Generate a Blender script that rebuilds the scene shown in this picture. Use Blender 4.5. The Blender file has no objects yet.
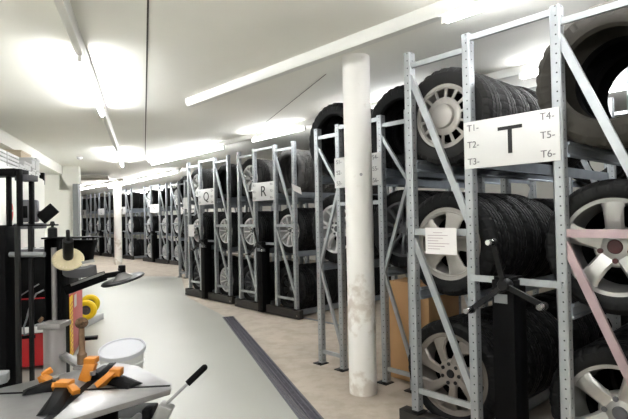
import bpy, bmesh, math, random
from mathutils import Vector, Matrix
random.seed(7)
SC = bpy.context.scene
COL = SC.collection
PI = math.pi
def V(*a): return Vector(a)

# ------------------------------------------------------------------ camera
F_PX, PITCH, ROLL, CAM_H = 492.0, .016, .0206, 1.43
cp, sp, cr, sr = math.cos(PITCH), math.sin(PITCH), math.cos(ROLL), math.sin(ROLL)
cU0, cR0, cF = V(0, -sp, cp), V(1, 0, 0), V(0, cp, sp)
cR = cR0 * cr - cU0 * sr
cU = cR0 * sr + cU0 * cr
CAM = V(0, 0, CAM_H)
def ray(x, y): return cF + cR * ((x - 314) / F_PX) + cU * ((209.5 - y) / F_PX)
def onz(x, y, z=0.0):
    d = ray(x, y); return CAM + d * ((z - CAM_H) / d.z)
def aty(x, y, Y):
    d = ray(x, y); return CAM + d * (Y / d.y)
cam_data = bpy.data.cameras.new('camera')
cam = bpy.data.objects.new('camera', cam_data); COL.objects.link(cam)
cam_data.sensor_width = 36; cam_data.lens = F_PX / 628 * 36
cam_data.clip_start = .05
m3 = Matrix((cR, cU, -cF)).transposed()
cam.matrix_world = Matrix.Translation(CAM) @ m3.to_4x4()
SC.camera = cam

# ------------------------------------------------------------------ materials
def srgb(r, g, b):
    f = lambda c: (c / 255 / 12.92) if c / 255 <= .04045 else ((c / 255 + .055) / 1.055) ** 2.4
    return (f(r), f(g), f(b), 1)
def mat(name, col, rough=.5, metal=0., noise=0., nscale=6., bump=0., bscale=60., spec=.5, coat=0.):
    m = bpy.data.materials.new(name); m.use_nodes = True
    nt = m.node_tree; b = nt.nodes['Principled BSDF']
    b.inputs['Base Color'].default_value = col
    b.inputs['Roughness'].default_value = rough
    b.inputs['Metallic'].default_value = metal
    b.inputs['Specular IOR Level'].default_value = spec
    b.inputs['Coat Weight'].default_value = coat
    tc = nt.nodes.new('ShaderNodeTexCoord')
    if noise:
        n = nt.nodes.new('ShaderNodeTexNoise'); n.inputs['Scale'].default_value = nscale; n.inputs['Detail'].default_value = 6
        nt.links.new(tc.outputs['Object'], n.inputs['Vector'])
        r = nt.nodes.new('ShaderNodeMapRange')
        r.inputs['From Min'].default_value = .3; r.inputs['From Max'].default_value = .7
        r.inputs['To Min'].default_value = 1 - noise; r.inputs['To Max'].default_value = 1 + noise * .6
        nt.links.new(n.outputs['Fac'], r.inputs['Value'])
        h = nt.nodes.new('ShaderNodeHueSaturation'); h.inputs['Color'].default_value = col
        nt.links.new(r.outputs[0], h.inputs['Value'])
        nt.links.new(h.outputs[0], b.inputs['Base Color'])
    if bump:
        n2 = nt.nodes.new('ShaderNodeTexNoise'); n2.inputs['Scale'].default_value = bscale; n2.inputs['Detail'].default_value = 4
        nt.links.new(tc.outputs['Object'], n2.inputs['Vector'])
        bp = nt.nodes.new('ShaderNodeBump'); bp.inputs['Strength'].default_value = bump; bp.inputs['Distance'].default_value = .01
        nt.links.new(n2.outputs['Fac'], bp.inputs['Height']); nt.links.new(bp.outputs[0], b.inputs['Normal'])
    return m
def emit(name, col, s):
    m = bpy.data.materials.new(name); m.use_nodes = True
    b = m.node_tree.nodes['Principled BSDF']
    b.inputs['Base Color'].default_value = (.9, .9, .9, 1)
    b.inputs['Emission Color'].default_value = col; b.inputs['Emission Strength'].default_value = s
    return m
def MN(nt, op, a, b=None, c=None):
    n = nt.nodes.new('ShaderNodeMath'); n.operation = op
    for i, v in enumerate((a, b, c)):
        if v is None: continue
        if isinstance(v, (int, float)): n.inputs[i].default_value = v
        else: nt.links.new(v, n.inputs[i])
    return n.outputs[0]
def galv(name, col, holes=True, rough=.42, metal=.55):
    """zinc-coated post: spangle noise, punched holes in rows along the local z axis"""
    m = mat(name, col, rough, metal, noise=.14, nscale=9, bump=.05, bscale=40)
    if holes:
        nt = m.node_tree; b = nt.nodes['Principled BSDF']
        tc = nt.nodes.new('ShaderNodeTexCoord'); sx = nt.nodes.new('ShaderNodeSeparateXYZ')
        nt.links.new(tc.outputs['Object'], sx.inputs[0])
        fz = MN(nt, 'SUBTRACT', MN(nt, 'FRACT', MN(nt, 'MULTIPLY', sx.outputs['Z'], 20.)), .5)
        dz = MN(nt, 'MULTIPLY', fz, .05)
        def disc(axis):
            return MN(nt, 'LESS_THAN', MN(nt, 'ADD', MN(nt, 'MULTIPLY', axis, axis), MN(nt, 'MULTIPLY', dz, dz)), .0045 ** 2)
        hole = MN(nt, 'MAXIMUM', disc(MN(nt, 'SUBTRACT', sx.outputs['X'], .006)), disc(sx.outputs['Y']))
        src = b.inputs['Base Color'].links[0].from_socket
        mx = nt.nodes.new('ShaderNodeMix'); mx.data_type = 'RGBA'
        nt.links.new(hole, mx.inputs['Factor']); nt.links.new(src, mx.inputs[6]); mx.inputs[7].default_value = (.012, .012, .013, 1)
        nt.links.new(mx.outputs[2], b.inputs['Base Color'])
        nt.links.new(MN(nt, 'SUBTRACT', metal, MN(nt, 'MULTIPLY', hole, metal)), b.inputs['Metallic'])
    return m
def rubber(name, col, pattern=28., lat=True, rough=.62):
    """tyre rubber: sipes across the tread and fine rings on the sidewall; axle = local y"""
    m = mat(name, col, rough, 0, noise=.25, nscale=7, spec=.22)
    nt = m.node_tree; b = nt.nodes['Principled BSDF']
    tc = nt.nodes.new('ShaderNodeTexCoord'); sx = nt.nodes.new('ShaderNodeSeparateXYZ')
    nt.links.new(tc.outputs['Object'], sx.inputs[0])
    ang = MN(nt, 'ARCTAN2', sx.outputs['X'], sx.outputs['Z'])
    rad = MN(nt, 'SQRT', MN(nt, 'ADD', MN(nt, 'MULTIPLY', sx.outputs['X'], sx.outputs['X']), MN(nt, 'MULTIPLY', sx.outputs['Z'], sx.outputs['Z'])))
    ay = MN(nt, 'ABSOLUTE', sx.outputs['Y'])
    ph = MN(nt, 'ADD', MN(nt, 'MULTIPLY', ang, pattern), MN(nt, 'MULTIPLY', ay, 42.))
    sn = MN(nt, 'SINE', ph)
    sip = MN(nt, 'MINIMUM', MN(nt, 'MULTIPLY', MN(nt, 'ADD', sn, .75), 3.), 1.)
    sn2 = MN(nt, 'SINE', MN(nt, 'MULTIPLY', rad, 900.))
    tread = MN(nt, 'GREATER_THAN', rad, .285)
    hgt = MN(nt, 'ADD', MN(nt, 'MULTIPLY', sip, tread), MN(nt, 'MULTIPLY', MN(nt, 'MULTIPLY', sn2, .06), MN(nt, 'SUBTRACT', 1., tread)))
    bp = nt.nodes.new('ShaderNodeBump'); bp.inputs['Strength'].default_value = .4; bp.inputs['Distance'].default_value = .005
    nt.links.new(hgt, bp.inputs['Height']); nt.links.new(bp.outputs[0], b.inputs['Normal'])
    return m

M = {}
M['post'] = galv('zinc post', srgb(164, 168, 171))
M['bar'] = galv('zinc bar', srgb(172, 176, 179), holes=False)
M['pinkbar'] = galv('zinc bar with painted reflection', srgb(172, 152, 156), holes=False, rough=.35)  # faint red reflection put into the zinc colour
M['beam'] = galv('zinc beam', srgb(148, 155, 163), holes=False)
M['black'] = mat('black powder coat', srgb(7, 7, 8), .5, 0, noise=.2, spec=.08)
M['blacksteel'] = mat('black worn steel', srgb(13, 13, 14), .42, .1, noise=.3, spec=.3)
M['basedark'] = mat('dark brown base beam', srgb(36, 33, 31), .55, .0, noise=.25)
M['white'] = mat('white board', srgb(208, 208, 207), .5)
M['ink'] = mat('black ink', srgb(20, 20, 20), .6)
M['greyink'] = mat('grey ink', srgb(110, 110, 112), .6)
M['paper'] = mat('white paper', srgb(214, 211, 210), .7)
M['pinkline'] = mat('printed grey pink lines', srgb(160, 146, 152), .7)
M['rub'] = rubber('tyre rubber', srgb(9, 9, 10))
M['rub2'] = rubber('tyre rubber tinted lamplit', srgb(38, 37, 37), 36., rough=.7)  # lighter rubber: lamplight on the top shelves put into the colour
M['rub3'] = rubber('tyre rubber dusty', srgb(60, 57, 52), 22., rough=.8)
M['rub4'] = rubber('tyre rubber pale lamplit tint', srgb(74, 73, 72), 30., rough=.8)  # grey lifted in the colour for the lamp right above rack R
M['alloy'] = mat('silver alloy', srgb(168, 167, 165), .32, .75, noise=.06)
M['alloyb'] = mat('bright alloy', srgb(222, 222, 222), .3, .3, noise=.06)
M['alloyd'] = mat('dark alloy', srgb(88, 89, 92), .35, .3, noise=.1)
M['cap'] = mat('silver plastic hub cap', srgb(158, 154, 149), .4, .35, noise=.06)
M['capd'] = mat('dull silver plastic', srgb(128, 121, 115), .42, .35, noise=.1)
M['barrel'] = mat('rim barrel', srgb(88, 88, 88), .5, .6, noise=.2)
M['steelrim'] = mat('black steel rim', srgb(26, 26, 27), .5, .4)
M['chrome'] = mat('chrome', srgb(210, 210, 210), .15, 1.)
M['steel'] = mat('brushed steel', srgb(150, 149, 149), .34, .75, noise=.12, nscale=14)
M['tube'] = emit('lit fluorescent tube', (.965, .98, 1., 1), 14.5)
M['housing'] = mat('white light housing', srgb(226, 226, 222), .45)
M['conc'] = mat('painted concrete column', srgb(226, 223, 214), .7, noise=.04, nscale=3, bump=.15, bscale=18)
M['wall'] = mat('white wall paint', srgb(232, 231, 224), .8, noise=.02, nscale=1.5, bump=.05, bscale=50)
M['ceil'] = mat('ceiling paint', srgb(241, 240, 233), .85, noise=.035, nscale=.9, bump=.12, bscale=9)
M['seam'] = mat('dark seam', srgb(70, 66, 60), .9)
M['green'] = mat('green grey epoxy', srgb(160, 160, 152), .36, 0, noise=.02, nscale=1.1, bump=.02, bscale=6, spec=.45)
M['orange'] = mat('orange plastic', srgb(176, 108, 20), .5, 0, noise=.1, nscale=20)
M['yellow'] = mat('yellow plastic', srgb(240, 205, 20), .45)
M['red'] = mat('red paint', srgb(176, 30, 36), .4, 0, noise=.08)
M['pinkred'] = mat('pale red with painted reflection', srgb(200, 92, 96), .45, 0, noise=.06)  # paler than the red: bright reflection on the side put into the colour
M['redsign'] = mat('red sign', srgb(226, 64, 58), .5)
M['greypl'] = mat('dark grey plastic', srgb(78, 78, 82), .5)
M['midgrey'] = mat('mid grey paint', srgb(128, 130, 132), .5, .1)
M['cyl'] = mat('grey cylinder paint', srgb(152, 147, 146), .4, .15)
M['cream'] = mat('cream nylon disc', srgb(186, 174, 142), .55, 0, noise=.1, nscale=18)
M['bucket'] = mat('white bucket plastic', srgb(208, 208, 206), .4)
M['lid'] = mat('white lid plastic', srgb(204, 205, 212), .45)
M['wood'] = mat('brown wood', srgb(110, 84, 60), .6, 0, noise=.3, nscale=30)
M['bristle'] = mat('brown bristle', srgb(100, 76, 52), .9, 0, noise=.5, nscale=90, bump=1., bscale=150)
M['cardboard'] = mat('cardboard', srgb(182, 142, 98), .8, 0, noise=.08, nscale=5)
M['carton'] = mat('white carton', srgb(206, 206, 205), .7, noise=.03)
M['browncarton'] = mat('brown carton', srgb(196, 180, 158), .8)
M['ventgrey'] = mat('grey duct', srgb(176, 176, 168), .7)
M['rail'] = mat('blue grey rail steel', srgb(128, 136, 146), .4, .6)
M['drainf'] = mat('drain steel', srgb(92, 90, 98), .45, .5, noise=.2, nscale=20)
M['draind'] = mat('drain dark', srgb(34, 33, 36), .6)
M['redcap'] = mat('dark red badge', srgb(62, 18, 20), .35)
# concrete floor with stains
def concrete():
    m = mat('bare concrete floor', srgb(180, 169, 155), .6, 0, noise=.10, nscale=1.6, bump=.06, bscale=30)
    nt = m.node_tree; b = nt.nodes['Principled BSDF']
    tc = nt.nodes.new('ShaderNodeTexCoord'); n = nt.nodes.new('ShaderNodeTexNoise'); n.inputs['Scale'].default_value = 5; n.inputs['Detail'].default_value = 8; n.inputs['Roughness'].default_value = .65
    nt.links.new(tc.outputs['Object'], n.inputs['Vector'])
    r = nt.nodes.new('ShaderNodeValToRGB'); r.color_ramp.elements[0].position = .40; r.color_ramp.elements[1].position = .56
    r.color_ramp.elements[0].color = (.80, .78, .75, 1); r.color_ramp.elements[1].color = (1, 1, 1, 1)
    nt.links.new(n.outputs['Fac'], r.inputs[0])
    src = b.inputs['Base Color'].links[0].from_socket
    mx = nt.nodes.new('ShaderNodeMix'); mx.data_type = 'RGBA'; mx.blend_type = 'MULTIPLY'; mx.inputs['Factor'].default_value = .8
    nt.links.new(src, mx.inputs[6]); nt.links.new(r.outputs[0], mx.inputs[7]); nt.links.new(mx.outputs[2], b.inputs['Base Color'])
    return m
M['floor'] = concrete()
# column with brown scuffs about knee height
def column_mat():
    m = mat('white column paint', srgb(234, 232, 228), .65, noise=.03, nscale=3, bump=.1, bscale=25)
    nt = m.node_tree; b = nt.nodes['Principled BSDF']
    tc = nt.nodes.new('ShaderNodeTexCoord'); sx = nt.nodes.new('ShaderNodeSeparateXYZ'); nt.links.new(tc.outputs['Object'], sx.inputs[0])
    n = nt.nodes.new('ShaderNodeTexNoise'); n.inputs['Scale'].default_value = 11; n.inputs['Detail'].default_value = 8
    nt.links.new(tc.outputs['Object'], n.inputs['Vector'])
    dz = MN(nt, 'MULTIPLY', MN(nt, 'SUBTRACT', sx.outputs['Z'], .72), 4.2)
    g = MN(nt, 'POWER', 2.718, MN(nt, 'MULTIPLY', MN(nt, 'MULTIPLY', dz, dz), -1.))
    low = MN(nt, 'MAXIMUM', MN(nt, 'MULTIPLY', MN(nt, 'SUBTRACT', .25, sx.outputs['Z']), 1.4), 0.)
    k = MN(nt, 'MULTIPLY', MN(nt, 'ADD', MN(nt, 'ADD', MN(nt, 'MULTIPLY', g, .26), low), -.05), 1.)
    msk = MN(nt, 'MINIMUM', MN(nt, 'MAXIMUM', MN(nt, 'MULTIPLY', MN(nt, 'SUBTRACT', MN(nt, 'ADD', n.outputs['Fac'], k), .60), 2.6), 0.), .42)
    src = b.inputs['Base Color'].links[0].from_socket
    mx = nt.nodes.new('ShaderNodeMix'); mx.data_type = 'RGBA'
    nt.links.new(msk, mx.inputs['Factor']); nt.links.new(src, mx.inputs[6]); mx.inputs[7].default_value = srgb(150, 126, 98)
    nt.links.new(mx.outputs[2], b.inputs['Base Color'])
    return m
M['column'] = column_mat()

# ------------------------------------------------------------------ mesh builder
class MB:
    def __init__(s): s.v = []; s.f = []
    def add(s, vs, fs):
        o = len(s.v); s.v += [Vector(p) for p in vs]; s.f += [[i + o for i in f] for f in fs]; return s
    def box(s, c, size, rot=None):
        x, y, z = [q / 2 for q in size]; c = Vector(c)
        vs = [V(i * x, j * y, k * z) for k in (-1, 1) for j in (-1, 1) for i in (-1, 1)]
        if rot is not None: vs = [rot @ p for p in vs]
        return s.add([p + c for p in vs], [(0, 2, 3, 1), (4, 5, 7, 6), (0, 1, 5, 4), (2, 6, 7, 3), (0, 4, 6, 2), (1, 3, 7, 5)])
    def bar(s, a, b, w, h, side=None):
        """rectangular bar from a to b; w along `side`, h along the third axis"""
        a, b = Vector(a), Vector(b); t = (b - a).normalized()
        side = Vector(side) if side is not None else (V(0, 0, 1) if abs(t.z) < .9 else V(1, 0, 0))
        n = t.cross(side).normalized(); u = n.cross(t).normalized()
        vs = [p + u * (i * w / 2) + n * (j * h / 2) for p in (a, b) for j in (-1, 1) for i in (-1, 1)]
        return s.add(vs, [(0, 2, 3, 1), (4, 5, 7, 6), (0, 1, 5, 4), (2, 6, 7, 3), (0, 4, 6, 2), (1, 3, 7, 5)])
    def prism(s, poly, z0, z1, fn=None):
        n = len(poly); fn = fn or (lambda x, y, z: (x, y, z))
        vs = [fn(x, y, z0) for x, y in poly] + [fn(x, y, z1) for x, y in poly]
        fs = [list(range(n))[::-1], [n + i for i in range(n)]] + [(i, (i + 1) % n, n + (i + 1) % n, n + i) for i in range(n)]
        return s.add(vs, fs)
    def lathe(s, prof, seg=32, axis='z', closed=False, c=(0, 0, 0)):
        """prof: list of (r, h)"""
        c = Vector(c); n = len(prof); vs = []
        for j in range(seg):
            a = 2 * PI * j / seg; ca, sa = math.cos(a), math.sin(a)
            for r, h in prof:
                vs.append(c + (V(r * ca, r * sa, h) if axis == 'z' else V(r * sa, h, r * ca) if axis == 'y' else V(h, r * ca, r * sa)))
        fs = []
        for j in range(seg):
            k = (j + 1) % seg
            for i in range(n if closed else n - 1):
                i2 = (i + 1) % n
                fs.append((j * n + i, k * n + i, k * n + i2, j * n + i2))
        if not closed:
            if prof[0][0] > 1e-6: fs.append([j * n for j in range(seg)][::-1])
            if prof[-1][0] > 1e-6: fs.append([j * n + n - 1 for j in range(seg)])
        return s.add(vs, fs)
    def cyl(s, a, b, r, seg=16, r2=None):
        a, b = Vector(a), Vector(b); r2 = r if r2 is None else r2
        q = (b - a).to_track_quat('Z', 'Y').to_matrix(); L = (b - a).length
        vs = [a + q @ V(r * math.cos(2 * PI * j / seg), r * math.sin(2 * PI * j / seg), 0) for j in range(seg)]
        vs += [a + q @ V(r2 * math.cos(2 * PI * j / seg), r2 * math.sin(2 * PI * j / seg), L) for j in range(seg)]
        fs = [list(range(seg))[::-1], [seg + j for j in range(seg)]] + [(j, (j + 1) % seg, seg + (j + 1) % seg, seg + j) for j in range(seg)]
        return s.add(vs, fs)
    def tube(s, pts, r, seg=8):
        for a, b in zip(pts, pts[1:]): s.cyl(a, b, r, seg)
        for p in pts[1:-1]: s.ball(p, r, seg)
        return s
    def ball(s, c, r, seg=12, sc=(1, 1, 1)):
        n = max(4, seg // 2); prof = [(r * math.sin(PI * i / n), -r * math.cos(PI * i / n)) for i in range(n + 1)]
        prof[0] = (0, -r); prof[-1] = (0, r)
        t = MB().lathe(prof, seg)
        return s.add([V(p.x * sc[0], p.y * sc[1], p.z * sc[2]) + Vector(c) for p in t.v], t.f)
    def moved(s, mtx):
        s.v = [mtx @ p for p in s.v]; return s
    def mesh(s, name, m, angle=35, bevel=0.):
        me = bpy.data.meshes.new(name); me.from_pydata([tuple(p) for p in s.v], [], s.f)
        bm = bmesh.new(); bm.from_mesh(me)
        bmesh.ops.remove_doubles(bm, verts=bm.verts, dist=1e-6)
        bmesh.ops.dissolve_degenerate(bm, edges=bm.edges, dist=1e-7)
        bmesh.ops.recalc_face_normals(bm, faces=bm.faces)
        if bevel:
            bmesh.ops.bevel(bm, geom=[e for e in bm.edges if len(e.link_faces) == 2 and e.calc_face_angle(0) > .6], offset=bevel, segments=2, affect='EDGES', profile=.5)
        lim = math.radians(angle)
        for e in bm.edges: e.smooth = not (len(e.link_faces) == 2 and e.calc_face_angle(0) > lim)
        for fc in bm.faces: fc.smooth = True
        bm.to_mesh(me); bm.free()
        for q in (m if isinstance(m, (list, tuple)) else [m]): me.materials.append(q)
        return me
    def build(s, name, m, parent=None, loc=(0, 0, 0), rot=None, angle=35, bevel=0.):
        return link(name, s.mesh(name, m, angle, bevel), parent, loc, rot)
def link(name, me, parent=None, loc=(0, 0, 0), rot=None):
    o = bpy.data.objects.new(name, me); COL.objects.link(o)
    if parent is not None: o.parent = parent
    o.location = loc
    if rot: o.rotation_euler = rot
    return o
def tag(o, label, cat, group=None, kind=None):
    o['label'] = label; o['category'] = cat
    if group: o['group'] = group
    if kind: o['kind'] = kind
    return o
def thing(name, label, cat, loc=(0, 0, 0), rz=0., group=None):
    o = bpy.data.objects.new(name, None); COL.objects.link(o); o.empty_display_size = .1
    o.location = loc; o.rotation_euler = (0, 0, rz)
    return tag(o, label, cat, group)
def struct(name, mb, m, label=None, **k):
    o = mb.build(name, m, **k); o['kind'] = 'structure'
    if label: o['label'] = label
    return o
_text = {}
def text_mesh(body, size, m, ext=.0012):
    key = (body, size, m.name)
    if key in _text: return _text[key]
    cu = bpy.data.curves.new('lettering', 'FONT'); cu.body = body; cu.size = size; cu.extrude = ext; cu.align_x = 'CENTER'; cu.align_y = 'CENTER'
    o = bpy.data.objects.new('lettering', cu); COL.objects.link(o)
    bpy.context.view_layer.update()
    me = bpy.data.meshes.new_from_object(o.evaluated_get(bpy.context.evaluated_depsgraph_get()))
    COL.objects.unlink(o); bpy.data.objects.remove(o)
    me.materials.clear(); me.materials.append(m); me.name = 'lettering'
    _text[key] = me
    return me

# ------------------------------------------------------------------ axes of the place
PHI = -.8324
D = V(math.cos(PHI), math.sin(PHI), 0)        # along the front of the racks
E_ = V(-math.sin(PHI), math.cos(PHI), 0)      # into the racks
Q0 = V(-2.375, 9.368, 0)
def de(d, e, z=0.): return Q0 + D * d + E_ * e + V(0, 0, z)
A = V(-.314, .949, 0).normalized(); N = V(A.y, -A.x, 0)   # along / away from the left wall
L0 = onz(0, 128, 2.74); L0.z = 0
def st(s, t, z=0.): return L0 + A * s + N * t + V(0, 0, z)
RZ_A = math.atan2(A.y, A.x) - PI / 2           # local y along the aisle, local x away from the wall
CEIL = 2.74

# ------------------------------------------------------------------ room shell
def slab(poly, z0, z1):
    return MB().prism([(p.x, p.y) for p in poly], z0, z1)
big = [V(-34, -5, 0), V(12, -5, 0), V(12, 36, 0), V(-34, 36, 0)]
struct('floor', slab(big, -.1, 0), M['floor'], 'bare beige concrete floor')
struct('ceiling', slab(big, CEIL, CEIL + .12), M['ceil'], 'off white painted concrete ceiling')
# epoxy coating: left of the drain
dr0, dr1 = onz(228, 317), onz(310, 418)
drd = (dr1 - dr0).normalized(); drn = V(-drd.y, drd.x, 0)
near = dr0 + drd * 9
c1 = onz(226, 317); c2 = onz(187, 297); c3 = onz(181, 276.5); c4 = onz(140, 276.5)
epo = [st(-14, -.5), near, c1 + drd * .02, c2, c3, c4, onz(95, 277), st(6, -.5)]
struct('floor_coating', slab(epo, 0, .004), M['green'], 'green grey epoxy coating on the workshop side')
# left wall, beam, end wall
def boxst(s0, s1, t0, t1, z0, z1):
    return MB().prism([(p.x, p.y) for p in (st(s0, t0), st(s1, t0), st(s1, t1), st(s0, t1))], z0, z1)
sEnd = 4.96
struct('wall_left', boxst(-14, sEnd + .3, -.7, -.5, 0, CEIL), M['wall'], 'white side wall behind the machines')
struct('beam_left', boxst(-14, sEnd, -.5, 0, 2.545, CEIL), M['wall'], 'boxed white ceiling beam along the side wall')
def on_plane(px, py, p0, n):
    d = ray(px, py); return CAM + d * ((p0 - CAM).dot(n) / d.dot(n))
pe = on_plane(79, 200, st(sEnd, 0), A)
tE = (pe - st(0, 0)).dot(N)
# end wall with the triangular recess
tri = [on_plane(x, y, st(sEnd, 0), A) for x, y in ((59.2, 172.5), (59.2, 190.2), (70, 190.2))]
tri2 = [((p - st(0, 0)).dot(N), p.z) for p in tri]
w = MB(); wz = CEIL; th = .35
outer = [(-.5, 0), (tE, 0), (tE, wz), (-.5, wz)]
def tw(t, z, s): return st(sEnd + s, t, z)
o4 = [tw(t, z, 0) for t, z in outer]; t3 = [tw(t, z, 0) for t, z in (tri2[0], tri2[1], tri2[2])]; b3 = [tw(t, z, .28) for t, z in tri2]; k4 = [tw(t, z, th) for t, z in outer]
w.add(o4 + t3, [(0, 1, 6, 5), (1, 2, 6), (2, 4, 6), (2, 3, 4), (3, 0, 5, 4)])
w.add(t3 + b3, [(0, 1, 4, 3), (1, 2, 5, 4), (2, 0, 3, 5), (3, 4, 5)])
w.add(o4 + k4, [(0, 1, 5, 4), (1, 2, 6, 5), (2, 3, 7, 6), (3, 0, 4, 7), (4, 5, 6, 7)])
struct('wall_end', w, M['wall'], 'white wall at the end of the machine bay with a triangular recess', angle=8)
# flat duct under the ceiling beyond the end wall
p = aty(87, 176, 13.2)
struct('trim_1', MB().box((0, 0, 0), (1.1, .9, .06)), M['ventgrey'], 'flat grey duct under the ceiling', loc=(p.x, p.y, 2.62), rot=(0, 0, RZ_A))
# far walls
def wallbar(name, a, b, lab):
    n = V(-(b - a).y, (b - a).x, 0).normalized() * .15
    struct(name, slab([a, b, b + n, a + n], 0, CEIL), M['wall'], lab)
wallbar('wall_back', de(-23, 6.6), de(12, 6.6), 'white wall behind the racks')
wallbar('wall_far', de(-19, -12), de(-19, 6.6), 'white wall at the far end')
wallbar('wall_near', V(-7, -3.2, 0), V(10, -3.2, 0), 'white wall behind the photographer')
wallbar('wall_right', V(8.2, -3.2, 0), V(8.2, 9, 0), 'white wall on the right')
# ceiling joint
s0, s1 = onz(148, 1, CEIL), onz(145, 160, CEIL)
s0 = s0 + (s0 - s1) * .4
struct('trim_2', MB().bar(s0, s1, .012, .004, side=V(1, 0, 0)), M['seam'], 'dark joint across the ceiling')
s0, s1 = onz(266, 122, CEIL), onz(326, 74, CEIL)
struct('trim_3', MB().bar(s0, s1, .006, .004, side=V(1, 0, 0)), M['seam'], 'thin crack line in the ceiling')
# columns
def column(name, c, r, lab):
    o = struct(name, MB().lathe([(r, 0), (r, CEIL)], 40), M['column'], lab, loc=c)
    return o
cb = onz(364, 397); cb += V(.005, .112, 0)
column('column', (cb.x, cb.y, 0), .112, 'round white concrete column with brown scuffs')
cb2 = onz(117, 265); column('column', (cb2.x, cb2.y + .12, 0), .122, 'round white concrete column far down the aisle')
bolt = aty(361, 174.5, cb.y - .112)
tag(MB().cyl((0, 0, 0), (0, -.012, 0), .012, 12).cyl((0, -.012, 0), (0, -.02, 0), .006, 10).build('anchor_bolt', M['steel'], loc=(bolt.x, cb.y - .111, bolt.z)), 'small steel anchor bolt in the white column', 'bolt')

# floor drain
L = 3.75 + 5.2
dr = thing('floor_drain', 'long dark slotted drain channel set in the floor', 'drain', (dr0.x, dr0.y, 0), math.atan2(drd.y, drd.x))
fr = MB(); W = .165
for sgn in (-1, 1): fr.box((L / 2, sgn * (W / 2 - .008), .004), (L, .016, .008))
fr.box((.008, 0, .004), (.016, W, .008))
fr.build('frame', M['drainf'], dr)
MB().box((L / 2, 0, .001), (L - .02, W - .03, .002)).build('channel', M['draind'], dr)
g = MB(); n = int(L / .022)
for i in range(n): g.box((.02 + i * .022, 0, .0045), (.010, W - .03, .005))
for j in (-1, 0, 1): g.box((L / 2, j * .045, .005), (L - .03, .008, .005))
g.build('grating', M['drainf'], dr)
# rails in front of the moving racks
for nm, e in (('trim_4', .06),):
    a, b = de(1.9, e), de(4.0, e)
    struct(nm, MB().bar(a + V(0, 0, .002), b + V(0, 0, .002), .05, .005, side=(b - a).cross(V(0, 0, 1))), M['rail'], 'steel floor rail of the moving racks')

# ------------------------------------------------------------------ lights
def strip(label, a, b, lit, z=CEIL, w=.075, h=.07, tubes=True, gap=.0):
    """a trunking from a to b under the ceiling; lit = ranges (metres from a) carrying a glowing tube"""
    a, b = Vector((a.x, a.y, 0)), Vector((b.x, b.y, 0)); d = (b - a); L = d.length
    o = thing('strip_light', label, 'light', (a.x, a.y, z), math.atan2(d.y, d.x), 'strip lights under the ceiling')
    hs = MB(); hs.prism([(-w / 2, 0), (w / 2, 0), (w / 2, -h * .55), (w * .3, -h), (-w * .3, -h), (-w / 2, -h * .55)], 0, L, lambda x, y, q: (q, x, y))
    hs.build('housing', M['housing'], o)
    for s0, s1 in lit:
        t = MB().cyl((s0 + .03, 0, -h - .028), (s1 - .03, 0, -h - .028), .019, 14)
        t.build('tube', M['tube'], o)
        c = MB()
        for q in (s0 + .015, s1 - .015): c.box((q, 0, -h - .022), (.03, .03, .05))
        c.build('end_holder', M['housing'], o)
    return o
def dist(a, px, py, z=CEIL - .07):
    p = onz(px, py, z); return (V(p.x, p.y, 0) - V(a.x, a.y, 0)).length
zl = CEIL - .07
pa, pb = onz(104, 113, zl), onz(122, 165, zl)
dirL = (onz(120, 158, zl) - onz(80, 55, zl)).normalized()
pa = onz(80, 55, zl)
start = pa - dirL * 6.2
end = onz(122.5, 165, zl)
LL = (end - start).length
k1, k2, k3 = dist(start, 80, 55), dist(start, 104, 113), dist(start, 117.5, 151)
strip('long strip light running up the ceiling over the machines, left of the dark ceiling joint', start, end, [(.2, 1.7), (1.8, 3.3), (3.4, 4.9), (k1, k1 + 1.0), (k1 + 1.0, k2), (k3, LL)])
pa, pb = onz(190, 106, zl), onz(480, 2, zl)
pe2 = pb + (pb - pa).normalized() * 3.0
strip('long white strip light above the aisle in front of the racks', pa, pe2, [((pb - pa).length - .25, (pb - pa).length + 1.2), ((pb - pa).length + 1.3, (pb - pa).length + 2.8)], w=.11, h=.08)
pa, pb = onz(150, 163.5, zl), onz(310, 125, zl)
pe3 = pb + (pb - pa).normalized() * 4.6
L3 = (pb - pa).length
strip('strip light running close above the tops of the racks marked Q and R', pa, pe3, [(0.1, dist(pa, 228, 146)), (dist(pa, 258, 139.5), dist(pa, 308, 126.5)), (L3 + .6, L3 + 2.1), (L3 + 2.9, L3 + 4.4)])
pa = onz(108, 187, zl); pb = onz(180, 170.5, zl)
strip('strip light over the far racks, right of the far column', pa, pb, [(.1, (pb - pa).length * .5), ((pb - pa).length * .52, (pb - pa).length * .98)])
pa, pb = de(-14.5, 4.2), de(-9, 4.2)
strip('strip light in the far aisle in front of the far racks', de(-13.5, 1.3), de(-6.5, 1.3), [(.2, 2.2), (2.4, 4.4), (4.6, 6.6)])
strip('strip light over the far racks, left of the far column', pa, pb, [(.2, 2.6), (2.8, 5.3)])
pa = onz(496, 109, zl); dz = D
pa = pa - D * 2.2; pb = pa + D * 4.5
strip('strip light behind the top tyres of the rack marked T', pa, pb, [(2.3, 3.9)])
a = V(1.35, -2.9, 0); strip('unseen strip light added as fill behind the photographer', a, a + V(-.314, .949, 0) * 3.4, [(.1, 1.6), (1.75, 3.25)])  # invented fixture out of view, added to fill the room with light
# smoke detector
p = onz(79.5, 157, CEIL)
tag(MB().lathe([(0, -.055), (.03, -.05), (.05, -.03), (.055, 0)], 20).build('smoke_detector', M['white'], loc=(p.x, p.y, CEIL)), 'small round white smoke detector on the ceiling', 'detector')

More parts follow.
